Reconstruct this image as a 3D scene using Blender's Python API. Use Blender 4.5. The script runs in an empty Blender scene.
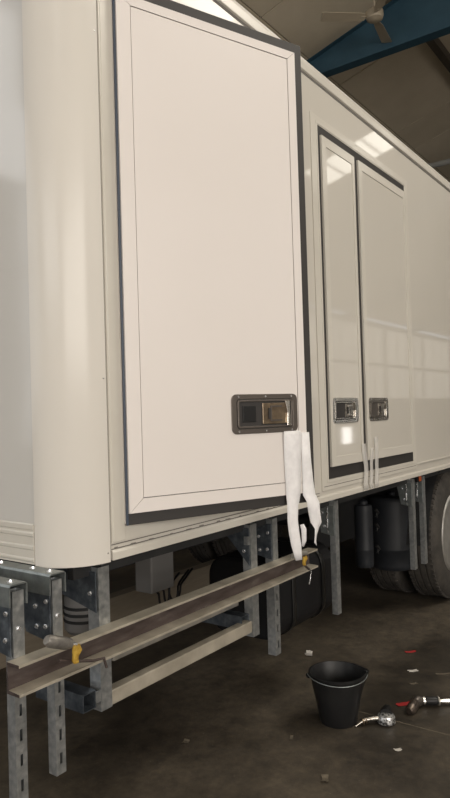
import bpy, bmesh, math, random
from mathutils import Vector, Matrix
random.seed(7)
S = bpy.context.scene
C = S.collection
PI = math.pi

# ------------------------------------------------------------ camera
YAW = math.radians(35.9); PITCH = math.atan(13 / 660); ROLL = .030
F = Vector((math.cos(YAW) * math.cos(PITCH), math.sin(YAW) * math.cos(PITCH), math.sin(PITCH)))
R0 = F.cross(Vector((0, 0, 1))).normalized(); U0 = R0.cross(F)
U = U0 * math.cos(ROLL) + R0 * math.sin(ROLL)
R = R0 * math.cos(ROLL) - U0 * math.sin(ROLL)
cam_d = bpy.data.cameras.new('camera'); cam = bpy.data.objects.new('camera', cam_d); C.objects.link(cam)
cam_d.sensor_fit = 'VERTICAL'; cam_d.sensor_height = 24; cam_d.lens = 660 / 798 * 24
cam_d.clip_start = .02; cam_d.clip_end = 200
M = Matrix.Identity(4)
for i in range(3):
    M[i][0] = R[i]; M[i][1] = U[i]; M[i][2] = -F[i]
M.translation = Vector((0, -1.56, 1.5))
cam.matrix_world = M
S.camera = cam

# ------------------------------------------------------------ world, exposure, lamps
S.view_settings.view_transform = 'Standard'; S.view_settings.look = 'None'
S.view_settings.gamma = 1; S.view_settings.use_curve_mapping = False
S.view_settings.exposure = -0.2
W = bpy.data.worlds.new('world'); S.world = W; W.use_nodes = True
W.node_tree.nodes['Background'].inputs[0].default_value = (.75, .85, 1, 1)
W.node_tree.nodes['Background'].inputs[1].default_value = 1.0

def area(name, loc, aim, sx, sy, power, col):
    d = bpy.data.lights.new(name, 'AREA'); d.shape = 'RECTANGLE'; d.size = sx; d.size_y = sy
    d.energy = power; d.color = col
    o = bpy.data.objects.new(name, d); C.objects.link(o); o.location = loc
    o.rotation_euler = (Vector(aim) - Vector(loc)).to_track_quat('-Z', 'Y').to_euler()
    return o
# daylight entering by the open roller door behind the photographer
area('roller_door_daylight', (-5.4, -9.8, 3.2), (-5.4, 0, 3.0), 12.5, 3.6, 1150, (1.0, .935, .86))
area('left_window_daylight', (-11.8, -2.6, 4.4), (0, -2.6, 3.2), 8.0, 2.6, 300, (1.0, .99, .97))

area('overhead_fill', (5.2, -3.2, 6.7), (5.0, -2.6, 0), 5.0, 3.0, 260, (1.0, .93, .82))  # added fill lamp to brighten the floor, no roof opening there

# ------------------------------------------------------------ materials
def mat(name, col, rough=.5, metal=0., spec=.5, coat=0., emit=None, emit_s=0.):
    m = bpy.data.materials.new(name); m.use_nodes = True
    b = m.node_tree.nodes['Principled BSDF']
    b.inputs['Base Color'].default_value = (*col, 1); b.inputs['Roughness'].default_value = rough
    b.inputs['Metallic'].default_value = metal; b.inputs['Specular IOR Level'].default_value = spec
    b.inputs['Coat Weight'].default_value = coat
    b.inputs['Coat Roughness'].default_value = .05
    if emit:
        b.inputs['Emission Color'].default_value = (*emit, 1); b.inputs['Emission Strength'].default_value = emit_s
    return m
def nd(m, t, **k):
    n = m.node_tree.nodes.new(t)
    for a, v in k.items(): setattr(n, a, v)
    return n
def vary(m, stops, scale=5., detail=5., rough=.6, stretch=(1, 1, 1), bump=0., bscale=None, rstops=None, dist=.01):
    """colour from noise through a ramp, optional bump and roughness variation"""
    t = m.node_tree; b = t.nodes['Principled BSDF']
    tc = nd(m, 'ShaderNodeTexCoord'); mp = nd(m, 'ShaderNodeMapping'); mp.inputs['Scale'].default_value = stretch
    t.links.new(tc.outputs['Object'], mp.inputs[0])
    n = nd(m, 'ShaderNodeTexNoise'); n.inputs['Scale'].default_value = scale
    n.inputs['Detail'].default_value = detail; n.inputs['Roughness'].default_value = rough
    t.links.new(mp.outputs[0], n.inputs['Vector'])
    r = nd(m, 'ShaderNodeValToRGB'); e = r.color_ramp.elements
    e[0].position, e[0].color = stops[0][0], (*stops[0][1], 1)
    e[1].position, e[1].color = stops[-1][0], (*stops[-1][1], 1)
    for p, c in stops[1:-1]:
        x = e.new(p); x.color = (*c, 1)
    t.links.new(n.outputs[0], r.inputs[0]); t.links.new(r.outputs[0], b.inputs['Base Color'])
    if rstops:
        mr = nd(m, 'ShaderNodeMapRange'); mr.inputs[3].default_value, mr.inputs[4].default_value = rstops
        mr.inputs[1].default_value = .3; mr.inputs[2].default_value = .7
        t.links.new(n.outputs[0], mr.inputs[0]); t.links.new(mr.outputs[0], b.inputs['Roughness'])
    if bump:
        n2 = nd(m, 'ShaderNodeTexNoise'); n2.inputs['Scale'].default_value = bscale or scale * 3; n2.inputs['Detail'].default_value = 6
        t.links.new(mp.outputs[0], n2.inputs['Vector'])
        bp = nd(m, 'ShaderNodeBump'); bp.inputs['Strength'].default_value = bump; bp.inputs['Distance'].default_value = dist
        t.links.new(n2.outputs[0], bp.inputs['Height']); t.links.new(bp.outputs[0], b.inputs['Normal'])
    return m
PAINT = vary(mat('glossy_white_paint', (.68, .655, .61), .045), [(.35, (.585, .555, .50)), (.65, (.61, .58, .525))], .8, 2, bump=.02, bscale=1.6)
COLUMNP = vary(mat('satin_white_column_paint', (.68, .655, .61), .2, spec=.28), [(.35, (.675, .645, .595)), (.65, (.70, .67, .62))], .8, 2, bump=.02, bscale=1.6)
ENDP = vary(mat('satin_white_end_paint', (.66, .655, .64), .10), [(.35, (.60, .585, .555)), (.65, (.62, .605, .575))], .8, 2)
DOORW = vary(mat('satin_white_door', (.76, .715, .69), .32), [(.3, (.75, .705, .675)), (.7, (.775, .73, .705))], 1.2, 2)
PROFILE = vary(mat('painted_profile', (.70, .675, .63), .22), [(.3, (.60, .57, .51)), (.7, (.64, .61, .55))], 4)
GASKET = mat('dark_rubber_gasket', (.033, .030, .029), .5)
BLUEGASKET = mat('blue_black_rubber_edge', (.05, .065, .095), .4)
SMEAR = mat('grey_sealant_smear', (.22, .20, .18), .8)
ALU = vary(mat('pale_aluminium', (.62, .63, .62), .35, .55), [(.3, (.55, .56, .55)), (.7, (.7, .7, .68))], 14, stretch=(1, 1, .1))
GROOVE = mat('painted_groove_shadow', (.12, .11, .10), .8)  # dark strips painted in for the shade inside the grooves
GALV = vary(mat('galvanised_steel', (.4, .43, .46), .36, .85), [(.3, (.34, .36, .38)), (.5, (.44, .46, .47)), (.7, (.56, .57, .57))], 45, 3, rstops=(.34, .5), bump=.06, bscale=120, dist=.002)
GALVD = vary(mat('shaded_galvanised_plate', (.1, .11, .13), .38, .8), [(.3, (.07, .085, .105)), (.5, (.12, .14, .165)), (.7, (.22, .25, .28))], 22, 4, rstops=(.3, .5))  # galvanised steel darkened to carry the shade on gussets and cross tubes
GALVM = vary(mat('half_shaded_galvanised', (.2, .22, .23), .4, .75), [(.3, (.19, .21, .21)), (.7, (.34, .37, .37))], 20, 4)  # mid-tone galvanised copy, with the shade of the cross channels in its colour
GALVW = vary(mat('weathered_galvanised_steel', (.3, .3, .29), .5, .6), [(.3, (.24, .23, .21)), (.6, (.36, .34, .30))], 16, 4, rstops=(.4, .6))
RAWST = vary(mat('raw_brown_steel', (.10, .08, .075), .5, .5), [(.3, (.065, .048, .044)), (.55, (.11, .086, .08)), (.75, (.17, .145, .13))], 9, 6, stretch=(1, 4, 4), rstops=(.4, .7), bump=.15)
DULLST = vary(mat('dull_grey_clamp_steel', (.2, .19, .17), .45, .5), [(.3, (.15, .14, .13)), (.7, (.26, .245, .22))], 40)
BARE = vary(mat('pale_steel_lit_flange', (.3, .27, .23), .5, .5), [(.3, (.42, .38, .31)), (.7, (.58, .53, .44))], 12, 4, rstops=(.4, .6))
BRONZE = vary(mat('tarnished_stainless', (.22, .17, .12), .28, .9), [(.3, (.20, .155, .115)), (.7, (.46, .36, .25))], 25, 3)
PLATE = mat('grey_brown_steel_plate', (.17, .15, .135), .38, .8)
CHROME = mat('bright_chrome', (.85, .83, .79), .22, 1)
STEELP = vary(mat('worn_stainless', (.45, .42, .38), .25, .95), [(.35, (.22, .20, .18)), (.65, (.6, .56, .5))], 40, 3)
BOLT = mat('zinc_bolt', (.75, .76, .78), .25, .9)
BLACKP = vary(mat('black_plastic', (.018, .018, .02), .42, spec=.35), [(.3, (.010, .010, .011)), (.7, (.016, .016, .016))], 9)
TANKM = vary(mat('dusty_black_tank', (.02, .022, .027), .5, spec=.3), [(.3, (.011, .013, .017)), (.7, (.022, .024, .028))], 6)
CHASSIS = vary(mat('dark_chassis_paint', (.02, .021, .023), .6), [(.3, (.010, .011, .012)), (.7, (.022, .022, .023))], 5)
TYRE = vary(mat('dusty_tyre_rubber', (.045, .04, .036), .8), [(.3, (.03, .027, .024)), (.7, (.07, .062, .053))], 12, 5, bump=.3)
RIMM = vary(mat('aluminium_wheel_rim', (.5, .49, .47), .35, .7), [(.3, (.38, .37, .35)), (.7, (.6, .59, .56))], 10)
TAPE = vary(mat('white_masking_tape', (.80, .79, .80), .7), [(.3, (.74, .73, .74)), (.7, (.86, .85, .86))], 30, bump=.25, bscale=60, dist=.003)
SELO = mat('milky_clear_tape', (.82, .80, .77), .6)
_b = SELO.node_tree.nodes['Principled BSDF']; _b.inputs['Alpha'].default_value = .42
YELLOW = vary(mat('mustard_rag', (.55, .30, .03), .8), [(.35, (.33, .19, .02)), (.65, (.52, .34, .05))], 60, bump=.4, bscale=120)
FUELM = mat('black_fuel_tank_paint', (.009, .009, .010), .5, spec=.25)
STRAPM = mat('dark_strap_steel', (.05, .05, .05), .3, .8)
ORANGE = mat('orange_lens', (.50, .10, .02), .35)
BOXG = mat('mid_grey_box', (.17, .165, .16), .6)
PALEBEAM = vary(mat('pale_beam_colour', (.50, .42, .31), .7), [(.3, (.17, .14, .10)), (.7, (.22, .185, .14))], 4, stretch=(1, 8, 8))
BLUEB = vary(mat('blue_painted_beam', (.03, .085, .16), .55), [(.3, (.022, .062, .095)), (.7, (.035, .09, .13))], 3)
CEIL = vary(mat('dusty_ceiling_board', (.33, .285, .21), .9), [(.3, (.62, .54, .41)), (.7, (.74, .65, .51))], .9, 5)
PURL = mat('dark_steel_purlin', (.10, .085, .065), .7)
WALLM = vary(mat('hall_wall_sheet', (.34, .30, .25), .8), [(.3, (.30, .265, .22)), (.7, (.38, .34, .285))], .7)
WALLD = vary(mat('shade_toned_hall_wall', (.07, .065, .06), .8), [(.3, (.055, .05, .047)), (.7, (.085, .08, .072))], .7)  # wall colour darkened to stand for the unlit far side
FANM = mat('cream_fan', (.42, .36, .27), .5)
REDP = mat('red_plastic', (.45, .03, .03), .5)
PAPER = mat('scrap_paper', (.6, .57, .52), .8)
DULLSCRAP = mat('dull_scrap', (.13, .108, .078), .8)
PIPEM = mat('pale_pipe', (.38, .38, .36), .5)
SKY = mat('frosted_skylight', (.8, .8, .78), .5, emit=(1, .95, .84), emit_s=3.8)
WIN = mat('frosted_wall_glazing', (.8, .8, .8), .5, emit=(1, .93, .82), emit_s=.65)
ENDGLOW = mat('added_glow_panel', (.8, .8, .8), .5, emit=(.93, .96, 1), emit_s=1.9)  # glow of the panels added on the far wall
DAYDOOR = mat('daylight_door_glazing', (.8, .8, .8), .4, emit=(1, .97, .93), emit_s=7)

# concrete floor: dark, stained, slightly glossy
FLOOR = mat('oil_stained_concrete', (.07, .06, .05), .55)
def _floor():
    t = FLOOR.node_tree; b = t.nodes['Principled BSDF']; tc = nd(FLOOR, 'ShaderNodeTexCoord')
    n1 = nd(FLOOR, 'ShaderNodeTexNoise'); n1.inputs['Scale'].default_value = 1.1; n1.inputs['Detail'].default_value = 7; n1.inputs['Roughness'].default_value = .62
    n2 = nd(FLOOR, 'ShaderNodeTexNoise'); n2.inputs['Scale'].default_value = 16; n2.inputs['Detail'].default_value = 6; n2.inputs['Roughness'].default_value = .7
    n3 = nd(FLOOR, 'ShaderNodeTexNoise'); n3.inputs['Scale'].default_value = 70; n3.inputs['Detail'].default_value = 3
    for n in (n1, n2, n3): t.links.new(tc.outputs['Object'], n.inputs['Vector'])
    r1 = nd(FLOOR, 'ShaderNodeValToRGB'); e = r1.color_ramp.elements
    e[0].position, e[0].color = .36, (.034, .028, .021, 1); e[1].position, e[1].color = .7, (.125, .103, .075, 1)
    r2 = nd(FLOOR, 'ShaderNodeValToRGB'); e = r2.color_ramp.elements
    e[0].position, e[0].color = .32, (.68, .68, .69, 1); e[1].position, e[1].color = .72, (1.4, 1.37, 1.3, 1)
    r3 = nd(FLOOR, 'ShaderNodeValToRGB'); e = r3.color_ramp.elements
    e[0].position, e[0].color = .68, (0, 0, 0, 1); e[1].position, e[1].color = .76, (.06, .052, .042, 1)
    mx = nd(FLOOR, 'ShaderNodeMixRGB', blend_type='MULTIPLY'); mx.inputs[0].default_value = 1
    ad = nd(FLOOR, 'ShaderNodeMixRGB', blend_type='ADD'); ad.inputs[0].default_value = 1
    t.links.new(n1.outputs[0], r1.inputs[0]); t.links.new(n2.outputs[0], r2.inputs[0]); t.links.new(n3.outputs[0], r3.inputs[0])
    t.links.new(r1.outputs[0], mx.inputs[1]); t.links.new(r2.outputs[0], mx.inputs[2])
    t.links.new(mx.outputs[0], ad.inputs[1]); t.links.new(r3.outputs[0], ad.inputs[2]); t.links.new(ad.outputs[0], b.inputs['Base Color'])
    mr = nd(FLOOR, 'ShaderNodeMapRange'); mr.inputs[1].default_value = .3; mr.inputs[2].default_value = .7
    mr.inputs[3].default_value = .42; mr.inputs[4].default_value = .8
    t.links.new(n1.outputs[0], mr.inputs[0]); t.links.new(mr.outputs[0], b.inputs['Roughness'])
    bp = nd(FLOOR, 'ShaderNodeBump'); bp.inputs['Strength'].default_value = .35; bp.inputs['Distance'].default_value = .004
    t.links.new(n2.outputs[0], bp.inputs['Height']); t.links.new(bp.outputs[0], b.inputs['Normal'])
_floor()

# ------------------------------------------------------------ mesh helpers
WL = {}
def link(name, me, m, parent=None, origin=None, smooth=False, bevel=0., label=None, seg=2):
    """vertices come in world coordinates; the object origin is put at the base centre"""
    vs = [v.co.copy() for v in me.vertices]
    lo = Vector([min(v[i] for v in vs) for i in range(3)]); hi = Vector([max(v[i] for v in vs) for i in range(3)])
    og = Vector(origin) if origin else Vector(((lo.x + hi.x) / 2, (lo.y + hi.y) / 2, lo.z))
    for v in me.vertices: v.co -= og
    if m: me.materials.append(m)
    if smooth:
        for p in me.polygons: p.use_smooth = True
    o = bpy.data.objects.new(name, me); C.objects.link(o)
    WL[o.name] = og
    if parent: o.parent = parent; o.location = og - WL[parent.name]
    else: o.location = og
    if bevel:
        b = o.modifiers.new('bevel', 'BEVEL'); b.width = bevel; b.segments = seg; b.limit_method = 'ANGLE'; b.angle_limit = .6
    if smooth and not bevel is None:
        try:
            es = o.modifiers.new('split', 'EDGE_SPLIT'); es.split_angle = math.radians(40)
        except Exception: pass
    if label: o['label'] = label
    return o
def tag(o, label, cat, group=None):
    o['label'] = label; o['category'] = cat
    if group: o['group'] = group
    return o
def thing(name, loc, label, cat, group=None):
    o = bpy.data.objects.new(name, None); C.objects.link(o); o.location = loc; o.empty_display_size = .1
    WL[o.name] = Vector(loc); return tag(o, label, cat, group)
def struct(o): o['kind'] = 'structure'; return o
def mesh(bm, name='m'):
    bmesh.ops.recalc_face_normals(bm, faces=bm.faces)
    me = bpy.data.meshes.new(name); bm.to_mesh(me); bm.free(); return me
def box(bm, x0, x1, y0, y1, z0, z1, T=None):
    v = [bm.verts.new(T(x, y, z) if T else (x, y, z)) for x in (x0, x1) for y in (y0, y1) for z in (z0, z1)]
    for f in ((0, 1, 3, 2), (4, 6, 7, 5), (0, 4, 5, 1), (2, 3, 7, 6), (0, 2, 6, 4), (1, 5, 7, 3)):
        bm.faces.new([v[i] for i in f])
def boxo(name, x0, x1, y0, y1, z0, z1, m, parent=None, bevel=0., T=None, label=None, **k):
    bm = bmesh.new(); box(bm, x0, x1, y0, y1, z0, z1, T)
    return link(name, mesh(bm), m, parent, bevel=bevel, label=label, **k)
def prism(bm, pts, a0, a1, axis='x', T=None):
    """pts: 2D outline; extruded along axis"""
    def P(p, a):
        q = {'x': (a, p[0], p[1]), 'y': (p[0], a, p[1]), 'z': (p[0], p[1], a)}[axis]
        return T(*q) if T else q
    A = [bm.verts.new(P(p, a0)) for p in pts]; B = [bm.verts.new(P(p, a1)) for p in pts]
    bm.faces.new(A); bm.faces.new(B[::-1])
    for i in range(len(pts)):
        j = (i + 1) % len(pts); bm.faces.new((A[i], A[j], B[j], B[i]))
def tube(bm, path, r, n=10, cap=True, radii=None):
    P_ = [Vector(p) for p in path]; rings = []
    for i, p in enumerate(P_):
        d = (P_[min(i + 1, len(P_) - 1)] - P_[max(i - 1, 0)]).normalized()
        a = d.cross(Vector((0, 0, 1)));
        if a.length < 1e-3: a = d.cross(Vector((1, 0, 0)))
        a.normalize(); b = d.cross(a); rr = radii[i] if radii else r
        rings.append([bm.verts.new(p + (a * math.cos(t) + b * math.sin(t)) * rr) for t in [2 * PI * k / n for k in range(n)]])
    for A, B in zip(rings, rings[1:]):
        for k in range(n): bm.faces.new((A[k], A[(k + 1) % n], B[(k + 1) % n], B[k]))
    if cap: bm.faces.new(rings[0]); bm.faces.new(rings[-1][::-1])
def tubeo(name, path, r, m, parent=None, n=10, radii=None, label=None):
    bm = bmesh.new(); tube(bm, path, r, n, radii=radii); return link(name, mesh(bm), m, parent, smooth=True, label=label)
def lathe(bm, prof, c, axis='z', n=48, close=False, fn=None):
    """prof: (radius, along)"""
    c = Vector(c); rings = []
    for r, h in prof:
        ring = []
        for k in range(n):
            t = 2 * PI * k / n
            if axis == 'z': v = Vector((r * math.cos(t), r * math.sin(t), h))
            elif axis == 'y': v = Vector((r * math.cos(t), h, r * math.sin(t)))
            else: v = Vector((h, r * math.cos(t), r * math.sin(t)))
            if fn: v = fn(v, t, r, h)
            ring.append(bm.verts.new(c + v))
        rings.append(ring)
    pairs = list(zip(rings, rings[1:])) + ([(rings[-1], rings[0])] if close else [])
    for A, B in pairs:
        for k in range(n): bm.faces.new((A[k], A[(k + 1) % n], B[(k + 1) % n], B[k]))
    return rings
def latheo(name, prof, c, m, parent=None, axis='z', n=48, close=False, caps=True, fn=None, label=None):
    bm = bmesh.new(); rg = lathe(bm, prof, c, axis, n, close, fn)
    if caps and not close:
        bm.faces.new(rg[0]); bm.faces.new(rg[-1][::-1])
    return link(name, mesh(bm), m, parent, smooth=True, label=label)
def ribbon(name, pairs, m, parent=None, thick=.0008):
    """pairs: list of (left point, right point)"""
    bm = bmesh.new(); rows = []
    for a, b in pairs:
        a, b = Vector(a), Vector(b)
        rows.append([bm.verts.new(a.lerp(b, t)) for t in (0, .33, .67, 1)])
    for A, B in zip(rows, rows[1:]):
        for k in range(3): bm.faces.new((A[k], A[k + 1], B[k + 1], B[k]))
    o = link(name, mesh(bm), m, parent, smooth=True, bevel=None)
    s = o.modifiers.new('solid', 'SOLIDIFY'); s.thickness = thick; s.offset = 0
    return o
def rrect(w, h, r, n=5, cx=0, cz=0):
    pts = []
    for sx, sz, a0 in ((1, 1, 0), (-1, 1, 90), (-1, -1, 180), (1, -1, 270)):
        for k in range(n + 1):
            a = math.radians(a0 + 90 * k / n)
            pts.append((cx + sx * (w / 2 - r) + r * math.cos(a), cz + sz * (h / 2 - r) + r * math.sin(a)))
    return pts
BOLTS = {}
def bolt(c, d, parent, r=.0065, h=.005):
    """hex bolt head, pointing along d ('-x' or '-y')"""
    k = (d, r)
    if k not in BOLTS:
        bm = bmesh.new()
        for rr, a0, a1 in ((r * 1.3, 0, .0015), (r, .0015, h)):
            pts = [(rr * math.cos(PI / 3 * i), rr * math.sin(PI / 3 * i)) for i in range(6)]
            if d == '-y': prism(bm, pts, -a1, -a0, 'y')
            else: prism(bm, pts, -a1, -a0, 'x')
        me = mesh(bm, 'bolt'); me.materials.append(BOLT); BOLTS[k] = me
    o = bpy.data.objects.new('bolt', BOLTS[k]); C.objects.link(o); o.parent = parent; o.location = Vector(c) - WL[parent.name]
    return o

# ------------------------------------------------------------ setting
X0, X1, Y0, Y1 = -12., 38., -10., 4.9
RIDGE = -.5
def roofz(y): return 8.02 - .28 * abs(y - RIDGE)
fl = struct(boxo('floor', X0, X1, Y0, Y1, -.1, 0, FLOOR))
# floor joint groove strips (sealant lines)
boxo('floor_joint', 3.026, 3.032, Y0 + .1, -.12, .0, .0008, DULLSCRAP, fl)
def wall_box(name, x0, x1, y0, y1, z0, z1, m): return struct(boxo(name, x0, x1, y0, y1, z0, z1, m))
wall_box('wall_far', X0, X1, Y1, Y1 + .2, 0, 6.4, WALLD)
wall_box('wall_near', X0, X1, Y0 - .2, Y0, 0, 5.25, WALLM)
for nm, xa, xb in (('wall_left', X0 - .2, X0), ('wall_right', X1, X1 + .2)):
    bm = bmesh.new(); prism(bm, [(Y0, 0), (Y1, 0), (Y1, roofz(Y1)), (RIDGE, roofz(RIDGE)), (Y0, roofz(Y0))], xa, xb)
    struct(link(nm, mesh(bm), WALLM))
# ceiling: a backing sheet per slope, boards with open joints below it
bm = bmesh.new()
prism(bm, [(Y0, roofz(Y0) + .04), (RIDGE, roofz(RIDGE) + .04), (Y1, roofz(Y1) + .04), (Y1, roofz(Y1) + .1), (RIDGE, roofz(RIDGE) + .1), (Y0, roofz(Y0) + .1)], X0, X1)
ceiling = struct(link('ceiling', mesh(bm), PURL))
SKYL = [(x, x + 1.05, -5.3, -3.5) for x in (-11.3, -5.3, .7, 6.7, 12.7)]
ys = [Y1, 3.24, 1.72, .2, RIDGE, -2.0, -3.5, -5.3, -7.6, Y0]
xs = [X0 + .0] + [v for x in (-11.3, -5.3, .7, 6.7, 12.7, 18.7, 24.7, 30.7) for v in (x, x + 1.05, x + 3.5)] + [X1]
for ya, yb in zip(ys, ys[1:]):
    for xa, xb in zip(xs, xs[1:]):
        if ya == -3.5 and abs(xb - xa - 1.05) < 1e-3 and xa < 13: continue
        if ya > 2 and xa > 20: pass
        bm = bmesh.new(); g = .012
        a, b = yb + g, ya - g
        prism(bm, [(a, roofz(a)), (b, roofz(b)), (b, roofz(b) + .03), (a, roofz(a) + .03)], xa + g, xb - g)
        link('ceiling_panel', mesh(bm), CEIL, ceiling)
for i, (xa, xb, ya, yb) in enumerate(SKYL):
    bm = bmesh.new(); prism(bm, [(ya, roofz(ya)), (yb, roofz(yb)), (yb, roofz(yb) + .02), (ya, roofz(ya) + .02)], xa, xb)
    w = struct(link('window_%d' % (i + 1), mesh(bm), SKY))
    for t in (.25, .5, .75):                                       # glazing bars
        yy = ya + (yb - ya) * t
        bm = bmesh.new(); prism(bm, [(yy - .015, roofz(yy - .015) - .03), (yy + .015, roofz(yy + .015) - .03), (yy + .015, roofz(yy + .015)), (yy - .015, roofz(yy - .015))], xa, xb)
        link('glazing_bar', mesh(bm), PURL, w)
# purlins along the hall, under the boards
for y in (3.5, 1.72, .2, -2.0, -3.45, -5.35, -7.6):
    bm = bmesh.new(); z = roofz(y)
    prism(bm, [(y - .06, z - .16), (y + .06, z - .16), (y + .06, z - .02), (y - .06, z - .02)], X0, X1)
    p = struct(link('trim_%d' % (1 + [3.5, 1.72, .2, -2.0, -3.45, -5.35, -7.6].index(y)), mesh(bm), PURL))
# blue portal rafters, deep apex haunch with a level underside
for i, x in enumerate((-9, -3, 3, 9, 17, 24, 31, 37.5)):
    bm = bmesh.new(); zb = 6.58; d = .29
    top = lambda y: roofz(y) - .17
    ye = RIDGE + (roofz(RIDGE) - .17 - d - zb) / .28
    y2 = 2 * RIDGE - ye
    pts = [(Y1, top(Y1) - d), (ye, zb), (y2, zb), (Y0, top(Y0) - d), (Y0, top(Y0)), (RIDGE, top(RIDGE)), (Y1, top(Y1))]
    prism(bm, pts, x - .01, x + .01)
    rb = struct(link('roof_beam', mesh(bm), BLUEB))
    bm = bmesh.new()                                               # bottom and top flanges
    for lo, hi in (((Y1, top(Y1) - d), (ye, zb)), ((ye, zb), (y2, zb)), ((y2, zb), (Y0, top(Y0) - d))):
        prism(bm, [(lo[0], lo[1] - .02), (hi[0], hi[1] - .02), (hi[0], hi[1]), (lo[0], lo[1])], x - .09, x + .09)
    link('bottom_flange', mesh(bm), BLUEB, rb)
    bm = bmesh.new(); e_ = .002
    prism(bm, [(Y1, top(Y1)), (RIDGE, top(RIDGE)), (RIDGE, top(RIDGE) + .008), (Y1, top(Y1) + .008)], x - .09, x + .09)
    prism(bm, [(Y0, top(Y0)), (RIDGE, top(RIDGE)), (RIDGE, top(RIDGE) + .008), (Y0, top(Y0) + .008)], x - .09, x + .09)
    link('top_flange', mesh(bm), BLUEB, rb)
# glazed upper band in the near wall with girts and mullions (seen mirrored in the paint)
wn = 20
for i, (xa, xb) in enumerate(((5, 10), (10.6, 16), (16.6, 22), (22.6, 28), (28.6, 33), (33.6, 37.5))):
    w = struct(boxo('window_%d' % (wn + i), xa, xb, Y0 + .0, Y0 + .03, 1.9, 5.0, WIN))
    for z in (3.3,): boxo('girt', xa, xb, Y0 + .03, Y0 + .12, z, z + .12, WALLM, w)
    n = int((xb - xa) / 1.3)
    for k in range(1, n + 1):
        xx = xa + (xb - xa) * k / (n + 1)
        boxo('mullion', xx - .04, xx + .04, Y0 + .03, Y0 + .09, 1.9, 5.0, WALLM, w)
for i, (xa, xb) in enumerate(((-11.6, -9.0), (-8.6, -5.8), (-5.4, -2.28))):  # added glowing panels, set out to shape the reflection on the end wall
    w = struct(boxo('window_%d' % (40 + i), xa, xb, Y1 - .03, Y1, 1.2, 5.2, ENDGLOW))
    for z in (2.2, 3.2, 4.2): boxo('girt', xa, xb, Y1 - .08, Y1 - .03, z, z + .06, WALLM, w)
struct(boxo('window_43', -2.26, 1.6, Y1 - .03, Y1, 4.3, 6.3, ENDGLOW))  # added glow above the gap that mirrors as a dark blot
w = struct(boxo('window_30', 23.7, 24.5, Y0, Y0 + .03, .1, .75, DAYDOOR))
dct = thing('heating_pipe', (14, 1.0, 6.55), 'pale grey heating pipe with hanger straps far beyond the truck roof', 'pipe')
tubeo('pipe', [(14, 4.6, 6.62), (14, -1.5, 6.62)], .06, PIPEM, dct, 14)
for y in (3.6, 2.0, .4, -1.2): boxo('hanger_strap', 13.985, 14.015, y - .015, y + .015, 6.62 + .05, roofz(y) + .0, PURL, dct)
# pale conduit hung vertically from the roof, and a pale duct run far off
# ceiling fan
FC = Vector((8.3, 1.80, 6.72))
fan = thing('ceiling_fan', FC, 'cream three-bladed ceiling fan hanging from the roof beside the blue beam', 'fan')
latheo('motor_hub', [(.02, .09), (.07, .085), (.115, .05), (.12, 0), (.105, -.05), (.06, -.075), (.01, -.08)], FC, FANM, fan, n=24)
tubeo('down_rod', [FC + Vector((0, 0, .08)), Vector((FC.x, FC.y, roofz(FC.y) + .01))], .014, FANM, fan)
right_dir = R0.normalized(); fwd = Vector((F.x, F.y, 0)).normalized()
for ang in (183, -88, 63):
    a = math.radians(ang); d = right_dir * math.cos(a) + fwd * math.sin(a); s = Vector((-d.y, d.x, 0))
    bm = bmesh.new(); L0, L1 = .13, .72
    vs = []
    for t, wd in ((0, .045), (.15, .062), (.6, .07), (.95, .075), (1, .055)):
        for sg in (-1, 1):
            for dz in (-.004, .004):
                vs.append(bm.verts.new(FC + d * (L0 + (L1 - L0) * t) + s * wd * sg + Vector((0, 0, dz - .02 + sg * .018))))
    for i in range(4):
        q = i * 4
        for A, B in (((0, 1), (4, 5)), ((1, 3), (5, 7)), ((3, 2), (7, 6)), ((2, 0), (6, 4))):
            bm.faces.new([vs[q + A[0]], vs[q + A[1]], vs[q + B[1]], vs[q + B[0]]])
    bm.faces.new([vs[i] for i in (0, 2, 3, 1)]); bm.faces.new([vs[16 + i] for i in (0, 1, 3, 2)])
    bl = link('blade', mesh(bm), FANM, fan)
    bm = bmesh.new(); tube(bm, [FC + d * .08 - Vector((0, 0, .01)), FC + d * .18 - Vector((0, 0, .02))], .012, 6)
    link('blade_arm', mesh(bm), FANM, bl, smooth=True)

# ------------------------------------------------------------ truck
XR = 10.0; YB = 2.5; ZB, ZT = 1.036, 3.27; CR = .163; XL = 1.5 - CR
tr = thing('box_truck', (XR / 2 + .6, 1.25, 0), 'large glossy white box truck body with an open locker door and steel posts below', 'truck')
# side wall with a door opening 1.575..2.385 x 1.14..2.955
OX0, OX1, OZ0, OZ1 = 1.572, 2.395, 1.135, 2.96
def plate_hole(name, x0, x1, z0, z1, hx0, hx1, hz0, hz1, y0, y1, m, parent):
    bm = bmesh.new(); L = []
    for y in (y0, y1):
        L.append([bm.verts.new((x, y, z)) for x in (x0, hx0, hx1, x1) for z in (z0, hz0, hz1, z1)])
    for i in range(3):
        for k in range(3):
            if i == 1 and k == 1: continue
            a, b, c, d = i * 4 + k, i * 4 + k + 1, (i + 1) * 4 + k + 1, (i + 1) * 4 + k
            bm.faces.new([L[0][q] for q in (a, b, c, d)]); bm.faces.new([L[1][q] for q in (d, c, b, a)])
    out = [0, 4, 8, 12, 13, 14, 15, 11, 7, 3, 2, 1]; inn = [5, 9, 10, 6]
    for loop in (out, inn):
        for q, r in zip(loop, loop[1:] + loop[:1]): bm.faces.new((L[0][q], L[0][r], L[1][r], L[1][q]))
    return link(name, mesh(bm), m, parent)
side = plate_hole('side_wall', 1.5, XR, ZB, 3.19, OX0, OX1, OZ0, OZ1, 0, .05, PAINT, tr)
boxo('far_side_wall', 1.5, XR, YB - .05, YB, ZB, ZT - .03, PAINT, tr)
boxo('rear_wall', XR - .05, XR, .051, YB - .051, ZB + .08, ZT - .04, PAINT, tr)
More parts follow.
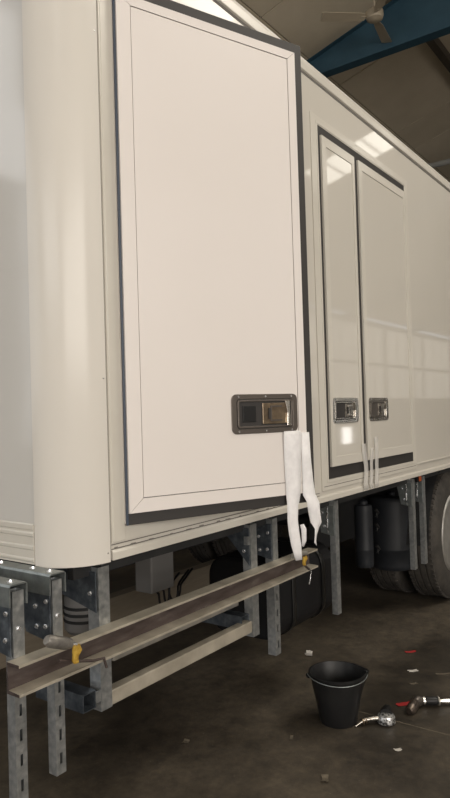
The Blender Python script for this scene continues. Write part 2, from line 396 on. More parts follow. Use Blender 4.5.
boxo('roof', XL + .05, XR, .06, YB - .06, ZT - .035, ZT, PAINT, tr)
boxo('body_floor', XL + .055, XR - .01, .052, YB - .052, ZB + .002, ZB + .075, CHASSIS, tr)
# end wall facing left, with ribbed aluminium kick plate
boxo('end_wall', XL, XL + .05, CR, YB - CR, 1.16, ZT - .02, ENDP, tr)
kp = boxo('kick_plate', XL - .004, XL + .05, CR + .003, YB - CR, ZB, 1.16, PROFILE, tr, label='ribbed pale aluminium kick plate')
for z0, z1 in ((1.147, 1.161), (1.126, 1.134), (1.084, 1.092), (1.046, 1.052)):
    bm = bmesh.new(); prism(bm, [(XL - .004, z0 - .004), (XL - .0075, z0), (XL - .0075, z1), (XL - .004, z1 + .004)], CR + .003, YB - CR, 'y')
    link('rib', mesh(bm), PROFILE, kp)
# rounded corner columns
def column(name, cy, sgn, zb, zt):
    bm = bmesh.new(); n = 16; O = []; I = []
    for k in range(n + 1):
        a = PI / 2 * k / n
        dx, dy = -math.cos(a), -sgn * math.sin(a)
        O.append((1.5 + dx * (CR + .003), cy + dy * (CR + .003))); I.append((1.5 + dx * (CR - .03), cy + dy * (CR - .03)))
    rows = []
    for z in (zb, zb + .004, zt - .03, zt - .008, zt):
        s = {zt: .985, zb: .997}.get(z, 1.)
        rows.append([bm.verts.new((1.5 + (p[0] - 1.5) * s, cy + (p[1] - cy) * s, z)) for p in O])
    for A, B in zip(rows, rows[1:]):
        for q in range(n): bm.faces.new((A[q], A[q + 1], B[q + 1], B[q]))
    Bi = [bm.verts.new((*p, zb)) for p in I]; Ti = [bm.verts.new((*p, zt)) for p in I]
    for q in range(n):
        bm.faces.new((rows[0][q], Bi[q], Bi[q + 1], rows[0][q + 1])); bm.faces.new((rows[-1][q + 1], Ti[q + 1], Ti[q], rows[-1][q]))
        bm.faces.new((Bi[q], Ti[q], Ti[q + 1], Bi[q + 1]))
    for q in (0, n):
        bm.faces.new([r[q] for r in rows] + [Ti[q], Bi[q]])
    return link(name, mesh(bm), COLUMNP, tr, smooth=True)
col = column('corner_column', CR, 1, 1.030, ZT - .01)
column('corner_column', YB - CR, -1, 1.030, ZT - .01)
for x, z in ((1.488, 1.06), (1.488, 1.62), (1.488, 2.75)):
    bolt((x, -.003, z), '-y', col, r=.0022, h=.002)
boxo('seam', 1.4998, 1.5015, -.0038, .001, ZB, 3.19, SMEAR, tr)
# cant rail along the roof edge
bm = bmesh.new()
prism(bm, [(.0, 3.190), (-.008, 3.196), (-.009, 3.235), (-.004, 3.255), (.008, 3.268), (.03, 3.275), (.08, 3.275), (.08, 3.24), (.055, 3.19)], 1.505, XR)
cr_ = link('cant_rail', mesh(bm), PROFILE, tr, bevel=.002)
boxo('cant_groove', 1.505, XR, -.0015, .001, 3.178, 3.190, GROOVE, cr_)
boxo('white_bead', 1.512, OX0 - .004, -.006, 0, 1.09, 3.17, PROFILE, side, bevel=.002)
# base rail with two grooves along the bottom edge
bm = bmesh.new(); prism(bm, [(.0, ZB - .002), (-.010, ZB - .002), (-.010, 1.058), (-.004, 1.066), (.0, 1.066)], 1.505, XR)
br = link('base_rail', mesh(bm), PROFILE, tr, bevel=.001)
for z in (1.0685, 1.0825):
    boxo('groove', 1.507, 2.93, -.0022, .0005, z - .0012, z + .0012, GROOVE, br)
for k in range(15):
    x = 1.53 + k * .09 + random.uniform(-.03, .03); L = random.uniform(.01, .035)
    boxo('sealant_smear', x, x + L, -.0026, .0005, 1.0705, 1.0705 + random.uniform(.0015, .004), SMEAR, br)
bm = bmesh.new(); prism(bm, [(4.30, 1.112), (XR, 1.112), (XR, 1.122), (4.30, 1.122)], -.007, 0, 'y'); link('top_bead', mesh(bm), PROFILE, br, bevel=.002)
# big door opening frame: left stile, sill, head (mitred look)
fr = plate_hole('door_frame', 1.506, OX1 + .055, 1.088, OZ1 + .05, OX0, OX1, OZ0, OZ1, -.004, .0, PROFILE, tr)
boxo('mitre_line', -.028, .028, -.0055, -.003, -.0008, .0008, GROOVE, fr, T=lambda x, y, z: (1.540 + (x * .82 - z * .57), y, 1.113 + (x * .57 + z * .82)))
lin = plate_hole('opening_liner', OX0 - .02, OX1 + .02, OZ0 - .02, OZ1 + .02, OX0 + .012, OX1 - .012, OZ0 + .012, OZ1 - .012, .051, .09, GASKET, tr)

# --- the open door, hinged at its left edge and swung 21 degrees out
A = math.radians(21); ca, sa = math.cos(A), math.sin(A)
def D(u, w, z): return (1.570 + u * ca - w * sa, -u * sa - w * ca, z)
DZ0, DZ1 = 1.138, 2.951
door = boxo('door', .002, .805, .004, .022, DZ0, DZ1, GASKET, tr, T=D, bevel=.002, label='open white locker door with a dark rubber rim')
boxo('hinge_profile', -.003, .004, -.004, .014, DZ0 + .004, DZ1, DOORW, door, T=D, bevel=.001)
boxo('edge_gasket', -.0035, .004, .0142, .024, DZ0, DZ1, BLUEGASKET, door, T=D, bevel=.001)
WX0, WX1, WZ0, WZ1 = .004, .764, 1.177, 2.908
boxo('infill_panel', WX0 + .0535, WX1 - .0395, .0221, .0305, WZ0 + .0485, WZ1 - .0355, DOORW, door, T=D)
g = .0012
def bar(pts):
    bm = bmesh.new(); prism(bm, pts, .022, .032, 'y', T=D); return link('frame_bar', mesh(bm), DOORW, door)
iX0, iX1, iZ0, iZ1 = WX0 + .052, WX1 - .038, WZ0 + .047, WZ1 - .034
bar([(WX0, WZ0), (iX0 - g, iZ0), (iX0 - g, iZ1), (WX0, WZ1)])
bar([(WX1, WZ0), (WX1, WZ1), (iX1 + g, iZ1), (iX1 + g, iZ0)])
bar([(WX0 + g, WZ0), (WX1 - g, WZ0), (iX1, iZ0 - g), (iX0, iZ0 - g)])
bar([(WX0 + g, WZ1), (iX0, iZ1 + g), (iX1, iZ1 + g), (WX1 - g, WZ1)])
# door handle: recessed pan in a bolted plate
def ring_plate(name, W_, H_, r, w_, h_, r2, a0, a1, cx, cz, T, m, parent, n=5):
    O = rrect(W_, H_, r, n, cx, cz); I = rrect(w_, h_, r2, n, cx, cz); bm = bmesh.new()
    V = [[bm.verts.new(T(p[0], a, p[1])) for p in L] for L in (O, I) for a in (a0, a1)]
    N = len(O)
    for k in range(N):
        q = (k + 1) % N
        bm.faces.new((V[0][k], V[0][q], V[1][q], V[1][k])); bm.faces.new((V[2][k], V[3][k], V[3][q], V[2][q]))
        bm.faces.new((V[1][k], V[1][q], V[3][q], V[3][k])); bm.faces.new((V[0][k], V[2][k], V[2][q], V[0][q]))
    return link(name, mesh(bm), m, parent, bevel=.0012)
def pan_handle(T, cx, cz, W_, H_, front, parent, m_plate, m_pan, m_lever, m_pad=None):
    m_pad = m_pad or BRONZE
    ring_plate('handle_plate', W_, H_, .022, W_ - .045, H_ - .036, .012, front, front + .004, cx, cz, T, m_plate, parent)
    bm = bmesh.new(); prism(bm, rrect(W_ - .044, H_ - .035, .012, 4, cx, cz), front + .0002, front + .0012, 'y', T=T)
    link('handle_pan', mesh(bm), m_pan, parent)
    ring_plate('pan_rim', W_ - .05, H_ - .042, .010, W_ - .066, H_ - .056, .006, front + .001, front + .0065, cx, cz, T, m_lever, parent)
    # paddle on the right, with a folded lug and a bright grip
    x0, x1 = cx - W_ * .05, cx + W_ * .33; z0, z1 = cz - H_ * .27, cz + H_ * .27
    bm = bmesh.new()
    prism(bm, [(x0, z0), (x1, z0), (x1, z1), (x0, z1)], front + .0012, front + .006, 'y', T=T); link('paddle', mesh(bm), m_pad, parent, bevel=.002)
    bm = bmesh.new(); xa, xb = cx + W_ * .06, cx + W_ * .24
    for q in ((xa, xb, cz + H_ * .16, cz + H_ * .20), (xa, xb, cz - H_ * .20, cz - H_ * .16), (xa, xa + .006, cz - H_ * .16, cz + H_ * .16)):
        box(bm, q[0], q[1], front + .006, front + .010, q[2], q[3], T)
    link('latch_lug', mesh(bm), m_plate, parent)
    bm = bmesh.new()
    prism(bm, [(cx + W_ * .31, z0 - .008), (cx + W_ * .365, z0 - .008), (cx + W_ * .355, z1 + .008), (cx + W_ * .285, z1 + .008), (cx + W_ * .32, cz)], front + .006, front + .013, 'y', T=T)
    link('grip', mesh(bm), CHROME, parent, bevel=.0015)
    bm = bmesh.new(); box(bm, cx + W_ * .03, cx + W_ * .055, front + .006, front + .011, cz - H_ * .14, cz + H_ * .14, T); link('pivot', mesh(bm), GASKET, parent)
    for i in range(3):
        for s in (-1, 1):
            cxs, czs = cx + (i - 1) * (W_ / 2 - .03), cz + s * (H_ / 2 - .009)
            bm = bmesh.new(); prism(bm, [(cxs + .0042 * math.cos(PI / 3 * k), czs + .0042 * math.sin(PI / 3 * k)) for k in range(6)], front + .004, front + .0062, 'y', T=T)
            link('screw', mesh(bm), BOLT, parent)
pan_handle(D, .567, 1.490, .305, .146, .0308, door, PLATE, GASKET, PLATE)
boxo('recess_pad', .567 - .105, .567 - .045, .032, .036, 1.46, 1.52, BLACKP, door, T=D, bevel=.004)

# --- the two closed leaves further right
def Tw(x, w, z): return (x, -w, z)
ring_plate('double_door_frame', 4.30 - 2.955, 3.010 - 1.088, .004, 4.252 - 3.028, 2.968 - 1.140, .004, .0, .0055, (4.30 + 2.955) / 2, (3.010 + 1.088) / 2, Tw, PROFILE, tr, n=1)
ring_plate('inner_frame_bead', 4.266 - 3.010, 2.984 - 1.124, .003, 4.252 - 3.026, 2.968 - 1.139, .003, .005, .0075, (4.266 + 3.010) / 2, (2.984 + 1.124) / 2, Tw, PROFILE, tr, n=1)
boxo('frame_groove', 2.975, 4.28, .0050, .0060, 1.107, 1.110, GROOVE, tr, T=Tw)
boxo('leaf_gasket', 3.030, 4.250, .001, .004, 1.142, 2.966, GASKET, tr, T=Tw)
for (x0, x1, hc, hw) in ((3.050, 3.444, 3.232, .310), (3.498, 4.222, 3.671, .285)):
    z0, z1 = 1.203, 2.915
    lf = boxo('door', x0, x1, .004, .013, z0, z1, PAINT, tr, T=Tw, bevel=.001, label='narrow closed locker door leaf' if x0 < 3.2 else 'wide closed locker door leaf')
    fw = .05
    for pts in ([(x0, z0), (x0 + fw, z0 + fw), (x0 + fw, z1 - fw), (x0, z1)], [(x1, z0), (x1, z1), (x1 - fw * .6, z1 - fw), (x1 - fw * .6, z0 + fw)],
                [(x0, z0), (x1, z0), (x1 - fw * .6, z0 + fw), (x0 + fw, z0 + fw)], [(x0, z1), (x0 + fw, z1 - fw), (x1 - fw * .6, z1 - fw), (x1, z1)]):
        bm = bmesh.new(); prism(bm, pts, .0128, .0165, 'y', T=Tw); link('frame_bar', mesh(bm), PROFILE, lf, bevel=.001)
    pan_handle(Tw, hc, 1.490, hw, .134, .0135, lf, CHROME if x0 < 3.2 else STEELP, GASKET if x0 < 3.2 else PLATE, CHROME if x0 < 3.2 else STEELP, STEELP)

# --- posts, gussets and rails under the body
def post(name, x0, x1, z0, z1=1.012, y0=.03, dep=.05, m=GALV, slots=True, front=None):
    """hollow square tube; the front face is pierced by slots"""
    bm = bmesh.new(); xc = (x0 + x1) / 2; sw = .0045
    xsx = [x0, xc - sw, xc + sw, x1]; zz = [z0]; holes = set(); z = z0 + .03
    if slots:
        while z + .033 < z1 - .25:
            zz += [z, z + .033]; holes.add(len(zz) - 2); z += .07
    zz.append(z1)
    V = {}
    def v(i, k):
        if (i, k) not in V: V[i, k] = bm.verts.new((xsx[i], y0, zz[k]))
        return V[i, k]
    for k in range(len(zz) - 1):
        for i in range(3):
            if i == 1 and k in holes: continue
            bm.faces.new((v(i, k), v(i + 1, k), v(i + 1, k + 1), v(i, k + 1)))
    bl, brr, tl, trr = [bm.verts.new(p) for p in ((x0, y0 + dep, z0), (x1, y0 + dep, z0), (x0, y0 + dep, z1), (x1, y0 + dep, z1))]
    K = len(zz)
    bm.faces.new([v(0, k) for k in range(K)] + [tl, bl]); bm.faces.new([v(3, k) for k in range(K)][::-1] + [brr, trr])
    bm.faces.new((bl, tl, trr, brr))
    o = link(name, mesh(bm), m, tr)
    s = o.modifiers.new('wall', 'SOLIDIFY'); s.thickness = .003; s.offset = -1
    return o
def gusset(x, pts, bolts=(), m=GALVD):
    bm = bmesh.new(); prism(bm, pts, x - .005, x, 'x'); o = link('gusset_plate', mesh(bm), m, tr, bevel=.001)
    for y, z in bolts: bolt((x - .005, y, z), '-x', o)
    return o
LEGS = [(1.150, 1.188, .42), (1.290, 1.326, .435), (2.530, 2.572, .40), (3.150, 3.192, .418), (4.296, 4.340, .412), (4.500, 4.542, .409)]
for i, (xa, xb, z0) in enumerate(LEGS):
    pst = post('support_post', xa, xb, z0, slots=i < 3, dep=.035 if i < 2 else (.042 if i == 2 else .032))
    # beige-lit front strip is the same tube; bolts through the front near the top
    for z in ((.905,) if i < 2 else ()): bolt(((xa + xb) / 2, .03, z), '-y', pst, r=.006)
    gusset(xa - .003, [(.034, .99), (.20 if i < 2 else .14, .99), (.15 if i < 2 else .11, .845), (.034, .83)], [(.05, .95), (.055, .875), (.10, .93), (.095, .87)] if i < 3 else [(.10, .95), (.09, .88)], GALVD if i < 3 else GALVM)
    bm = bmesh.new()
    tube(bm, [(xa - .012, .07, .985), (xa - .014, .066, .95), (xa - .010, .072, .92), (xa - .014, .066, .88), (xa - .010, .070, .85)], .005, 6)
    if i > 2: link('weld_strap', mesh(bm), BOLT, tr, smooth=True)
    else: bm.free()
p1 = post('guard_post', 1.474, 1.522, .555, slots=False)
p2 = post('guard_post', 2.352, 2.400, .535, slots=False, dep=.042)
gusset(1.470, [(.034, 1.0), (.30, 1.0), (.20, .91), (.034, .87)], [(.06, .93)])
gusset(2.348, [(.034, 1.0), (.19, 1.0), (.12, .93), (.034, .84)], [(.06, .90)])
for x, y0_, y1_ in ((1.398, .03, .26), (2.298, .05, .30)):
    bm = bmesh.new()
    for q in ((x, x + .003, .577, .633), (x + .05, x + .053, .577, .633), (x + .003, x + .05, .577, .580), (x + .003, x + .05, .630, .633)):
        box(bm, q[0], q[1], y0_, y1_, q[2], q[3])
    link('cross_tube', mesh(bm), GALVD, tr)
boxo('bracket_lug', 1.452, 1.473, .03, .034, .590, .625, GALV, tr)
boxo('bracket_lug', 2.330, 2.350, .03, .05, .93, .965, GALV, tr)
# lower guard rail between the posts
boxo('guard_rail', 1.523, 2.350, .034, .074, .556, .604, BARE, tr, bevel=.003)
boxo('guard_rail', 1.60, 2.350, .10, .14, .66, .70, GALVW, tr, bevel=.003)
# cross channels (inverted U) carrying the end of the body
def uch(xa, xb, y0, y1, zt, h, t=.004):
    bm = bmesh.new(); prism(bm, [(xa, zt - h), (xa, zt - .006), (xa + .006, zt), (xb - .006, zt), (xb, zt - .006), (xb, zt - h), (xb - t, zt - h), (xb - t, zt - t), (xa + t, zt - t), (xa + t, zt - h)], y0, y1, 'y')
    return link('cross_channel', mesh(bm), GALVM, tr)
for xa in (1.134, 1.274):
    u = uch(xa, xa + .062, .022, 2.4, 1.034, .062)
    for y in (.06, .14, .30, .5):
        bm = bmesh.new(); lathe(bm, [(.011, 0), (.011, .0015), (.007, .0015), (.006, .007)], (xa + .031, y, 1.034), n=8); link('bolt', mesh(bm), BOLT, u)
# chassis
for y in (.82, 1.62): boxo('chassis_rail', 1.0, 9.9, y, y + .08, .74, .99, CHASSIS, tr)
for k in range(14): boxo('cross_bearer', 1.7 + k * .62, 1.76 + k * .62, .10, 2.4, .985, 1.034, CHASSIS, tr)
boxo('inner_rail', 1.40, 9.9, .062, .09, .985, 1.034, CHASSIS, tr)
# grey electrical box with hanging cables
eb = boxo('electrical_box', 2.452, 2.625, .70, .815, .60, .815, BOXG, tr, bevel=.008, label='mid-grey electrical box')
for k, (a, w_, c) in enumerate(((.05, .05, .085), (.10, .07, .10), (.15, .06, .07))):
    pts = [(2.452 + a, .72, .605)] + [(2.452 + a + w_ * (1 - math.cos(t)) / 2 * 1.6, .70 + .01 * k, .59 - c * math.sin(t)) for t in [PI * q / 8 for q in range(9)]]
    tubeo('cable', pts + [(pts[-1][0] + .05, .74, .60), (pts[-1][0] + .2, .80, .625)], .006, BLACKP, eb, 8)
# reservoir behind the first guard post
rs = latheo('air_reservoir', [(.02, 0), (.06, .004), (.075, .02), (.075, .14), (.06, .16), (.02, .165)], (1.74, .40, .67), BOXG, tr, 'z', 28, label='small ribbed dark reservoir')
for z in (.05, .075, .10): latheo('rib_band', [(.0755, 0), (.078, .002), (.078, .010), (.0755, .012)], (1.74, .40, .67 + z), CHASSIS, rs, 'z', 28, caps=False)
boxo('reservoir_bracket', 1.70, 1.78, .38, .82, .834, .845, CHASSIS, tr)
# fuel tank lying along the side
ft = None
bm = bmesh.new(); prism(bm, rrect(.44, .40, .11, 6, .38, .55), 2.78, 3.38, 'x'); ft = link('fuel_tank', mesh(bm), FUELM, tr, bevel=.02, label='dark rounded fuel tank')
for x in (2.90, 3.22):
    bm = bmesh.new(); O = rrect(.452, .412, .116, 6, .38, .55); V = []
    for xx in (x, x + .035):
        V.append([bm.verts.new((xx, *p)) for p in O])
    for k in range(len(O)):
        q = (k + 1) % len(O); bm.faces.new((V[0][k], V[0][q], V[1][q], V[1][k]))
    o = link('tank_strap', mesh(bm), STRAPM, ft, smooth=True); s = o.modifiers.new('s', 'SOLIDIFY'); s.thickness = .003
# two upright black cylinders
def vtank(cx, cy, r, z0, z1, lab):
    h = z1 - z0
    o = latheo('upright_tank', [(r * .6, 0), (r * .93, .008), (r * .985, .02), (r, .04), (r, h * .28), (r * 1.012, h * .285), (r * 1.012, h * .30), (r, h * .305), (r, h - .045), (r * .98, h - .02), (r * .9, h - .006), (r * .5, h)], (cx, cy, z0), TANKM, tr, n=40, label=lab)
    latheo('tank_cap', [(.03, 0), (.03, .02), (.012, .03)], (cx, cy, z1), TANKM, o, n=16)
    return o
vtank(4.74, .36, .165, .30, .84, 'wide black upright tank')
vtank(4.10, .30, .060, .44, .86, 'narrow black upright tank')
boxo('tank_bracket', 3.9, 4.8, .56, .60, .55, .98, CHASSIS, tr)
for z in (.55, .70, .80):
    tubeo('hose', [(4.30, .3, z), (4.32, .29, z - .03), (4.31, .3, z - .06)], .012, BLACKP, tr, 8)
# wheels
def wheel(cx, y0, outer=True):
    wd = .25; r = .5
    prof = [(.30, .02), (.33, .004), (.40, -.004), (.455, .006), (.485, .025), (.497, .04), (.5, .05)]
    for g0 in (.085, .135, .185): prof += [(.5, g0 - .006), (.488, g0 - .004), (.488, g0 + .004), (.5, g0 + .006)]
    prof += [(.5, .2), (.497, .21), (.485, .225), (.455, .244), (.40, .254), (.33, .246), (.30, .23)]
    bm = bmesh.new(); lathe(bm, prof, (cx, y0, r), 'y', 72, close=True)
    t = link('tyre', mesh(bm), TYRE, tr, smooth=True, label='large dusty black truck tyre')
    bm = bmesh.new()
    for k in range(72):                                            # shoulder lugs
        a = 2 * PI * k / 72
        for yy in (.028, .205):
            c, s = math.cos(a), math.sin(a); hw = .012
            vs = []
            for rr in (.488, .503):
                for da in (-hw, hw):
                    for dy in (0, .02):
                        vs.append(bm.verts.new((cx + rr * (c - s * da / rr), y0 + yy + dy, r + rr * (s + c * da / rr) if True else 0)))
            for f in ((0, 1, 3, 2), (4, 6, 7, 5), (0, 4, 5, 1), (2, 3, 7, 6), (0, 2, 6, 4), (1, 5, 7, 3)): bm.faces.new([vs[q] for q in f])
    lug = link('tread_lugs', mesh(bm), TYRE, t); lug['kind'] = 'stuff'
    rim = latheo('rim', [(.302, .018), (.29, .006), (.278, .012), (.27, .05), (.262, .11), (.18, .13), (.12, .11), (.10, .06), (.095, .02), (.02, .012)], (cx, y0, r), RIMM, t, 'y', 48, label='dull aluminium rim')
    return t
# slightly embedded contact is avoided: lugs reach .503, so lift nothing; two rear wheels side by side
wheel(5.26, .05); wheel(5.26, .37); wheel(5.26, 1.88); wheel(5.26, 2.20)
bm = bmesh.new(); lathe(bm, [(.06, .17), (.06, 2.36)], (5.26, 0, .5), 'y', 24)
axle = link('axle', mesh(bm), CHASSIS, tr, smooth=True)
wheel(9.2, .05); wheel(9.2, 2.2)
# arch liner above the wheels
bm = bmesh.new(); n = 14
for k in range(n):
    a, b = PI * k / n, PI * (k + 1) / n
    for rr in ((.60, .61),):
        vs = [bm.verts.new((5.26 + q * math.cos(t), y, min(.5 + q * math.sin(t), 1.03))) for t in (a, b) for q in rr for y in (.06, .65)]
        for f in ((0, 1, 3, 2), (4, 6, 7, 5), (0, 4, 5, 1), (2, 3, 7, 6)): bm.faces.new([vs[q] for q in f])
link('mudguard', mesh(bm), CHASSIS, tr)
# orange side markers
for (x, y, z, q) in ((4.43, .022, 1.006, .018), (2.70, .16, .965, .022)):
    mk = boxo('marker_housing', x - q - .004, x + q + .004, y + .008, y + .03, z - q - .004, z + q + .004, BLACKP, tr, bevel=.003)
    boxo('marker_lens', x - q, x + q, y - .004, y + .008, z - q, z + q, ORANGE, mk, bevel=.006, label='orange side marker lens')

# ------------------------------------------------------------ loose steel channel across the posts
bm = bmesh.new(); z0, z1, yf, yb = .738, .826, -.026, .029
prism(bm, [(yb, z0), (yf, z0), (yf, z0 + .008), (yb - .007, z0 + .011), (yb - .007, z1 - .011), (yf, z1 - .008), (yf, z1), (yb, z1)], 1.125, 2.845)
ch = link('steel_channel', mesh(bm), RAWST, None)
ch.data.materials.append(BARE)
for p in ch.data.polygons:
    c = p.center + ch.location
    if abs(p.normal.z) > .8 or c.y < yf + .001: p.material_index = 1  # light on the flanges painted in: level and front faces take paler steel
tag(ch, 'long brown steel channel fixed level across the front of the galvanised posts', 'channel')
# clamp lying at the left end with a mustard rag
cl = thing('locking_clamp', (1.29, .0, .80), 'grey steel clamp with mustard tag near the left end of the channel', 'clamp')
tubeo('clamp_barrel', [(1.205, -.044, .876), (1.214, -.045, .870), (1.268, -.048, .848), (1.286, -.049, .842)], .016, DULLST, cl, 14, radii=[.013, .018, .018, .015])
tubeo('screw_rod', [(1.286, -.049, .842), (1.308, -.048, .832)], .006, BOLT, cl, 8)
tubeo('clamp_jaw', [(1.255, -.034, .80), (1.33, -.034, .775), (1.385, -.034, .758), (1.43, -.034, .752), (1.44, -.034, .72)], .0045, RAWST, cl, 8)
def rag(name, c, w, h, m, parent):
    bm = bmesh.new(); rnd = random.Random(5)
    rg = []
    for k in range(7):
        t = k / 6; rr = w / 2 * (.55 + .45 * math.sin(PI * min(1, t * 1.3 + .2))) * (1 + rnd.uniform(-.12, .12))
        rg.append([bm.verts.new((c[0] + rr * math.cos(a) * (1 + rnd.uniform(-.15, .15)) + (.004 * math.sin(k)), c[1] + rr * .7 * math.sin(a) * (1 + rnd.uniform(-.15, .15)), c[2] + h / 2 - h * t)) for a in [2 * PI * q / 12 for q in range(12)]])
    for P_, Q in zip(rg, rg[1:]):
        for k in range(12): bm.faces.new((P_[k], P_[(k + 1) % 12], Q[(k + 1) % 12], Q[k]))
    bm.faces.new(rg[0]); bm.faces.new(rg[-1][::-1])
    return link(name, mesh(bm), m, parent, smooth=True, label='mustard yellow fabric tag')
rag('tag', (1.306, -.050, .806), .034, .050, YELLOW, cl)
cl2 = thing('locking_clamp', (2.75, -.01, .75), 'small clamp with ochre tag hooked on the right end of the channel', 'clamp')
rag('tag', (2.695, -.036, .800), .034, .042, YELLOW, cl2)
tubeo('clamp_barrel', [(2.57, -.046, .846), (2.66, -.044, .842), (2.70, -.042, .836)], .012, GALVW, cl2, 10)
tubeo('clamp_jaw', [(2.69, -.036, .83), (2.70, -.036, .775), (2.735, -.036, .752)], .006, RAWST, cl2, 8)
tubeo('handle_rod', [(2.735, -.036, .752), (2.765, -.032, .738), (2.75, -.032, .70), (2.738, -.032, .68)], .0035, BOLT, cl2, 6)

# ------------------------------------------------------------ tapes
def dp(u, z, w=.034): return D(u, w, z)
t1 = ribbon('masking_tape', [(dp(a, z, w), dp(b, z, w2)) for z, a, b, w, w2 in (
    (1.420, .648, .728, .0375, .0375), (1.408, .643, .732, .041, .041), (1.33, .646, .729, .036, .037), (1.25, .648, .726, .036, .036), (1.18, .650, .720, .036, .037), (1.150, .652, .712, .037, .038),
    (1.135, .652, .704, .038, .040), (1.08, .654, .698, .034, .042), (1.03, .662, .702, .030, .044), (.985, .668, .708, .034, .046), (.955, .676, .710, .036, .044), (.925, .686, .716, .036, .040))], TAPE)
tag(t1, 'wide white masking tape strip hanging below the open door handle', 'tape')
t1b = ribbon('masking_tape', [(dp(.704, 1.06, .046), dp(.712, 1.065, .06)), (dp(.706, 1.04, .05), dp(.722, 1.045, .062)), (dp(.706, 1.0, .052), dp(.722, 1.0, .060)), (dp(.708, .98, .048), dp(.716, .975, .05))], TAPE)
tag(t1b, 'short curled end of white tape stuck beside the long hanging strip', 'tape')
t2 = ribbon('masking_tape', [(dp(a, z, w), dp(b, z, w2)) for z, a, b, w, w2 in (
    (1.412, .733, .774, .0345, .0345), (1.30, .734, .780, .0345, .0345), (1.22, .734, .788, .035, .034), (1.17, .732, .794, .036, .036), (1.15, .740, .802, .044, .040), (1.135, .744, .804, .046, .048),
    (1.10, .756, .804, .036, .050), (1.06, .772, .808, .028, .052), (1.035, .780, .808, .044, .036), (1.01, .770, .804, .054, .028), (.985, .768, .800, .052, .026), (.970, .786, .797, .045, .032))], TAPE)
tag(t2, 'twisted white tape strip dangling from the right edge of the open door', 'tape')
for (xa, za, xb, w, lab) in ((3.432, 1.30, 3.452, .056, 'translucent tape strip on the left side of the gap between closed doors'),
                      (3.538, 1.27, 3.525, .044, 'middle translucent tape strip just right of the closed doors gap'),
                      (3.605, 1.33, 3.60, .050, 'rightmost translucent tape strip on the wide closed door')):
    t = ribbon('clear_tape', [((xa - w / 2, -.020, za), (xa + w / 2, -.020, za)), ((xa - w / 2 + .004, -.020, 1.25), (xa + w / 2 + .006, -.020, 1.25)), ((xb - w / 2, -.0215, 1.18), (xb + w / 2, -.0215, 1.18)),
                        ((xb - w / 2 + .004, -.0205, 1.14), (xb + w / 2 - .002, -.0225, 1.14)), ((xb - w / 2 - .006, -.0185, 1.08), (xb + w / 2, -.0185, 1.08)), ((xb - w / 2, -.0175, 1.042), (xb + w / 2 + .006, -.0175, 1.042))], SELO, thick=.0005)
    tag(t, lab, 'tape')

# ------------------------------------------------------------ floor objects
BC = Vector((2.89, -.085, 0)); H = .235; RB, RT = .088, .130
spd = math.radians(-50)
def spout(v, t, r, h):
    if h > H * .78:
        d = (t - spd + PI) % (2 * PI) - PI; k = math.exp(-(d / .28) ** 2) * (h - H * .78) / (H * .22)
        v = v * 1.0; v.x += math.cos(spd) * .022 * k; v.y += math.sin(spd) * .022 * k; v.z -= .004 * k
    return v
bk = thing('bucket', BC, 'black plastic bucket standing on the concrete floor', 'bucket')
latheo('bucket_body', [(RB - .01, .006), (RB - .003, 0), (RB, .006), (RB + (RT - RB) * .5, H * .5), (RT, H - .012), (RT + .006, H - .010), (RT + .007, H), (RT - .001, H + .001), (RT - .004, H - .006), (RB + (RT - RB) * .5 - .004, H * .5), (RB - .006, .012)], BC, BLACKP, bk, n=64, fn=spout)
fd = math.radians(-142)                                         # bail folded down to the camera side
ea = fd + PI / 2
for s in (1, -1):
    e = BC + Vector((math.cos(ea), math.sin(ea), 0)) * (RT + .008) * s + Vector((0, 0, H - .012))
    latheo('handle_ear', [(.012, -.006), (.012, .006)], e, BLACKP, bk, 'x', 12)
pts = []
for k in range(21):
    a = ea - PI * k / 20
    rr = RT + .013 + .012 * math.exp(-((k - 10) / 4) ** 2)
    pts.append(BC + Vector((math.cos(a) * rr, math.sin(a) * rr, H - .004 - .009 * math.sin(PI * k / 20))))
tubeo('wire_bail', pts, .0022, GALVM, bk, 8)

def lay(p, d, up=.0): return Vector((p[0], p[1], up))
at1 = thing('air_sander', (2.95, -.24, 0), 'small chrome air tool with curved nozzle lying beside the bucket', 'tool')
tubeo('nozzle', [(2.868, -.183, .006), (2.885, -.192, .014), (2.915, -.208, .024), (2.945, -.238, .026), (2.965, -.262, .026)], .009, STEELP, at1, 12, radii=[.004, .007, .011, .012, .011])
for k, t in enumerate((.3, .5, .7)):
    p = Vector((2.885, -.192, .014)).lerp(Vector((2.95, -.228, .026)), t)
    tubeo('collar', [p - Vector((.003, -.0017, 0)), p + Vector((.003, -.0017, 0))], .0145, BRONZE, at1, 12)
bm = bmesh.new(); lathe(bm, [(.034, 0), (.043, .007), (.044, .024), (.038, .040), (.014, .047), (.002, .048)], (2.985, -.288, .001), n=20)
link('head', mesh(bm), vary(mat('speckled_alloy', (.5, .5, .5), .35, .8), [(.42, (.06, .06, .06)), (.56, (.75, .75, .75))], 90), at1, smooth=True)
tubeo('tool_body', [(2.987, -.286, .036), (3.02, -.275, .035), (3.065, -.26, .03), (3.095, -.25, .022)], .022, BLACKP, at1, 14, radii=[.030, .030, .022, .009])
at2 = thing('air_wrench', (3.22, -.38, 0), 'air wrench with black grip lying beside the red scrap', 'tool')
tubeo('socket_head', [(3.118, -.350, .020), (3.135, -.352, .022), (3.165, -.352, .026), (3.20, -.350, .03)], .02, vary(mat('worn_tool_metal', (.1, .08, .07), .35, .7), [(.3, (.05, .04, .035)), (.7, (.2, .16, .13))], 30), at2, 16, radii=[.015, .025, .026, .024])
tubeo('gear_neck', [(3.20, -.350, .03), (3.222, -.352, .032), (3.24, -.362, .03), (3.25, -.374, .028)], .02, PLATE, at2, 16, radii=[.022, .026, .022, .018])
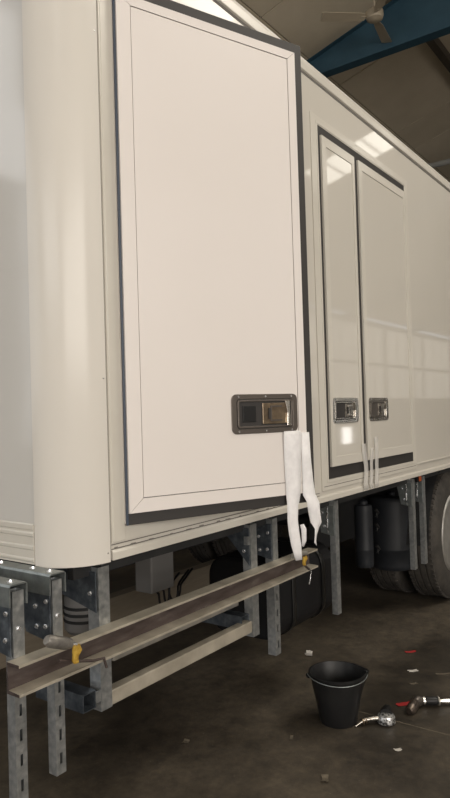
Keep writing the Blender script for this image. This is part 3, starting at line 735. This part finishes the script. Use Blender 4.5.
tubeo('front_collar', [(3.248, -.372, .028), (3.254, -.380, .028)], .021, CHROME, at2, 16)
tubeo('grip', [(3.254, -.380, .028), (3.262, -.392, .028), (3.284, -.424, .027), (3.290, -.432, .027)], .02, BLACKP, at2, 16, radii=[.019, .021, .021, .018])
tubeo('back_collar', [(3.290, -.432, .027), (3.295, -.438, .027)], .022, GALVW, at2, 16)
tubeo('air_coupling', [(3.295, -.438, .025), (3.32, -.468, .022), (3.35, -.505, .018), (3.365, -.524, .017)], .012, CHROME, at2, 12, radii=[.009, .014, .014, .009])
tubeo('brass_nipple', [(3.365, -.524, .017), (3.39, -.555, .014)], .008, mat('brass', (.6, .38, .1), .3, .9), at2, 10)
tubeo('air_hose', [(3.39, -.555, .012), (3.5, -.68, .010), (3.68, -.80, .010), (3.95, -.86, .010), (4.3, -.95, .010)], .009, BLACKP, at2, 10)
def scrap(x, y, w, h, rot, m, label, name='paper_scrap', cat='litter', curl=.006):
    bm = bmesh.new(); rnd = random.Random(int(x * 1000)); n = 4; V = []
    for i in range(n + 1):
        row = []
        for k in range(n + 1):
            u, v = (i / n - .5) * w, (k / n - .5) * h
            if i in (0, n): u *= 1 + rnd.uniform(-.25, .1)
            if k in (0, n): v *= 1 + rnd.uniform(-.25, .1)
            row.append(bm.verts.new((x + u * math.cos(rot) - v * math.sin(rot), y + u * math.sin(rot) + v * math.cos(rot), .001 + curl * ((i / n - .5) ** 2 * 3 + rnd.uniform(0, .2)))))
        V.append(row)
    for i in range(n):
        for k in range(n): bm.faces.new((V[i][k], V[i + 1][k], V[i + 1][k + 1], V[i][k + 1]))
    o = link(name, mesh(bm), m); s = o.modifiers.new('s', 'SOLIDIFY'); s.thickness = .001; s.offset = 1
    return tag(o, label, cat)
scrap(3.225, -.285, .085, .034, -.7, REDP, 'small red plastic strip lying beside the air wrench', 'plastic_strip', curl=.003)
scrap(3.93, -.06, .07, .025, -.7, REDP, 'faint red scrap on the floor far beyond the tools', 'plastic_strip', curl=.003)
scrap(3.552, .438, .045, .04, .3, PAPER, 'crumpled white paper scrap behind the bucket rim', curl=.03)
scrap(3.655, -.173, .06, .03, -.8, PAPER, 'flat pale paper scrap on the open floor above the tools', curl=.004)
scrap(3.483, -.236, .045, .02, -.8, DULLSCRAP, 'dull tan scrap just below the flat pale paper scrap', curl=.004)
scrap(2.779, -.425, .035, .02, -.8, PAPER, 'tiny white scrap on the floor in front of the tools', curl=.004)
scrap(2.397, -.267, .05, .03, .5, DULLSCRAP, 'tan fragment lying on the floor at the bottom right centre', curl=.01)
scrap(3.70, -.33, .09, .015, -.9, DULLSCRAP, 'thin tan sliver lying at the right on the open floor', curl=.003)
scrap(2.62, .02, .04, .015, .4, DULLSCRAP, 'small tan flake beside the foot of the bucket', curl=.004)
scrap(2.333, .406, .035, .03, .4, DULLSCRAP, 'small tan chip in the shade under the guard rail', curl=.006)
# pale beam added to give a light strip beneath the far side
tb = boxo('added_pale_beam', 1.9, 5.2, 1.9, 2.0, 0, .2, PALEBEAM, None, bevel=.004)
tag(tb, 'long pale beam added on the floor under the truck far side as a light strip', 'filler')
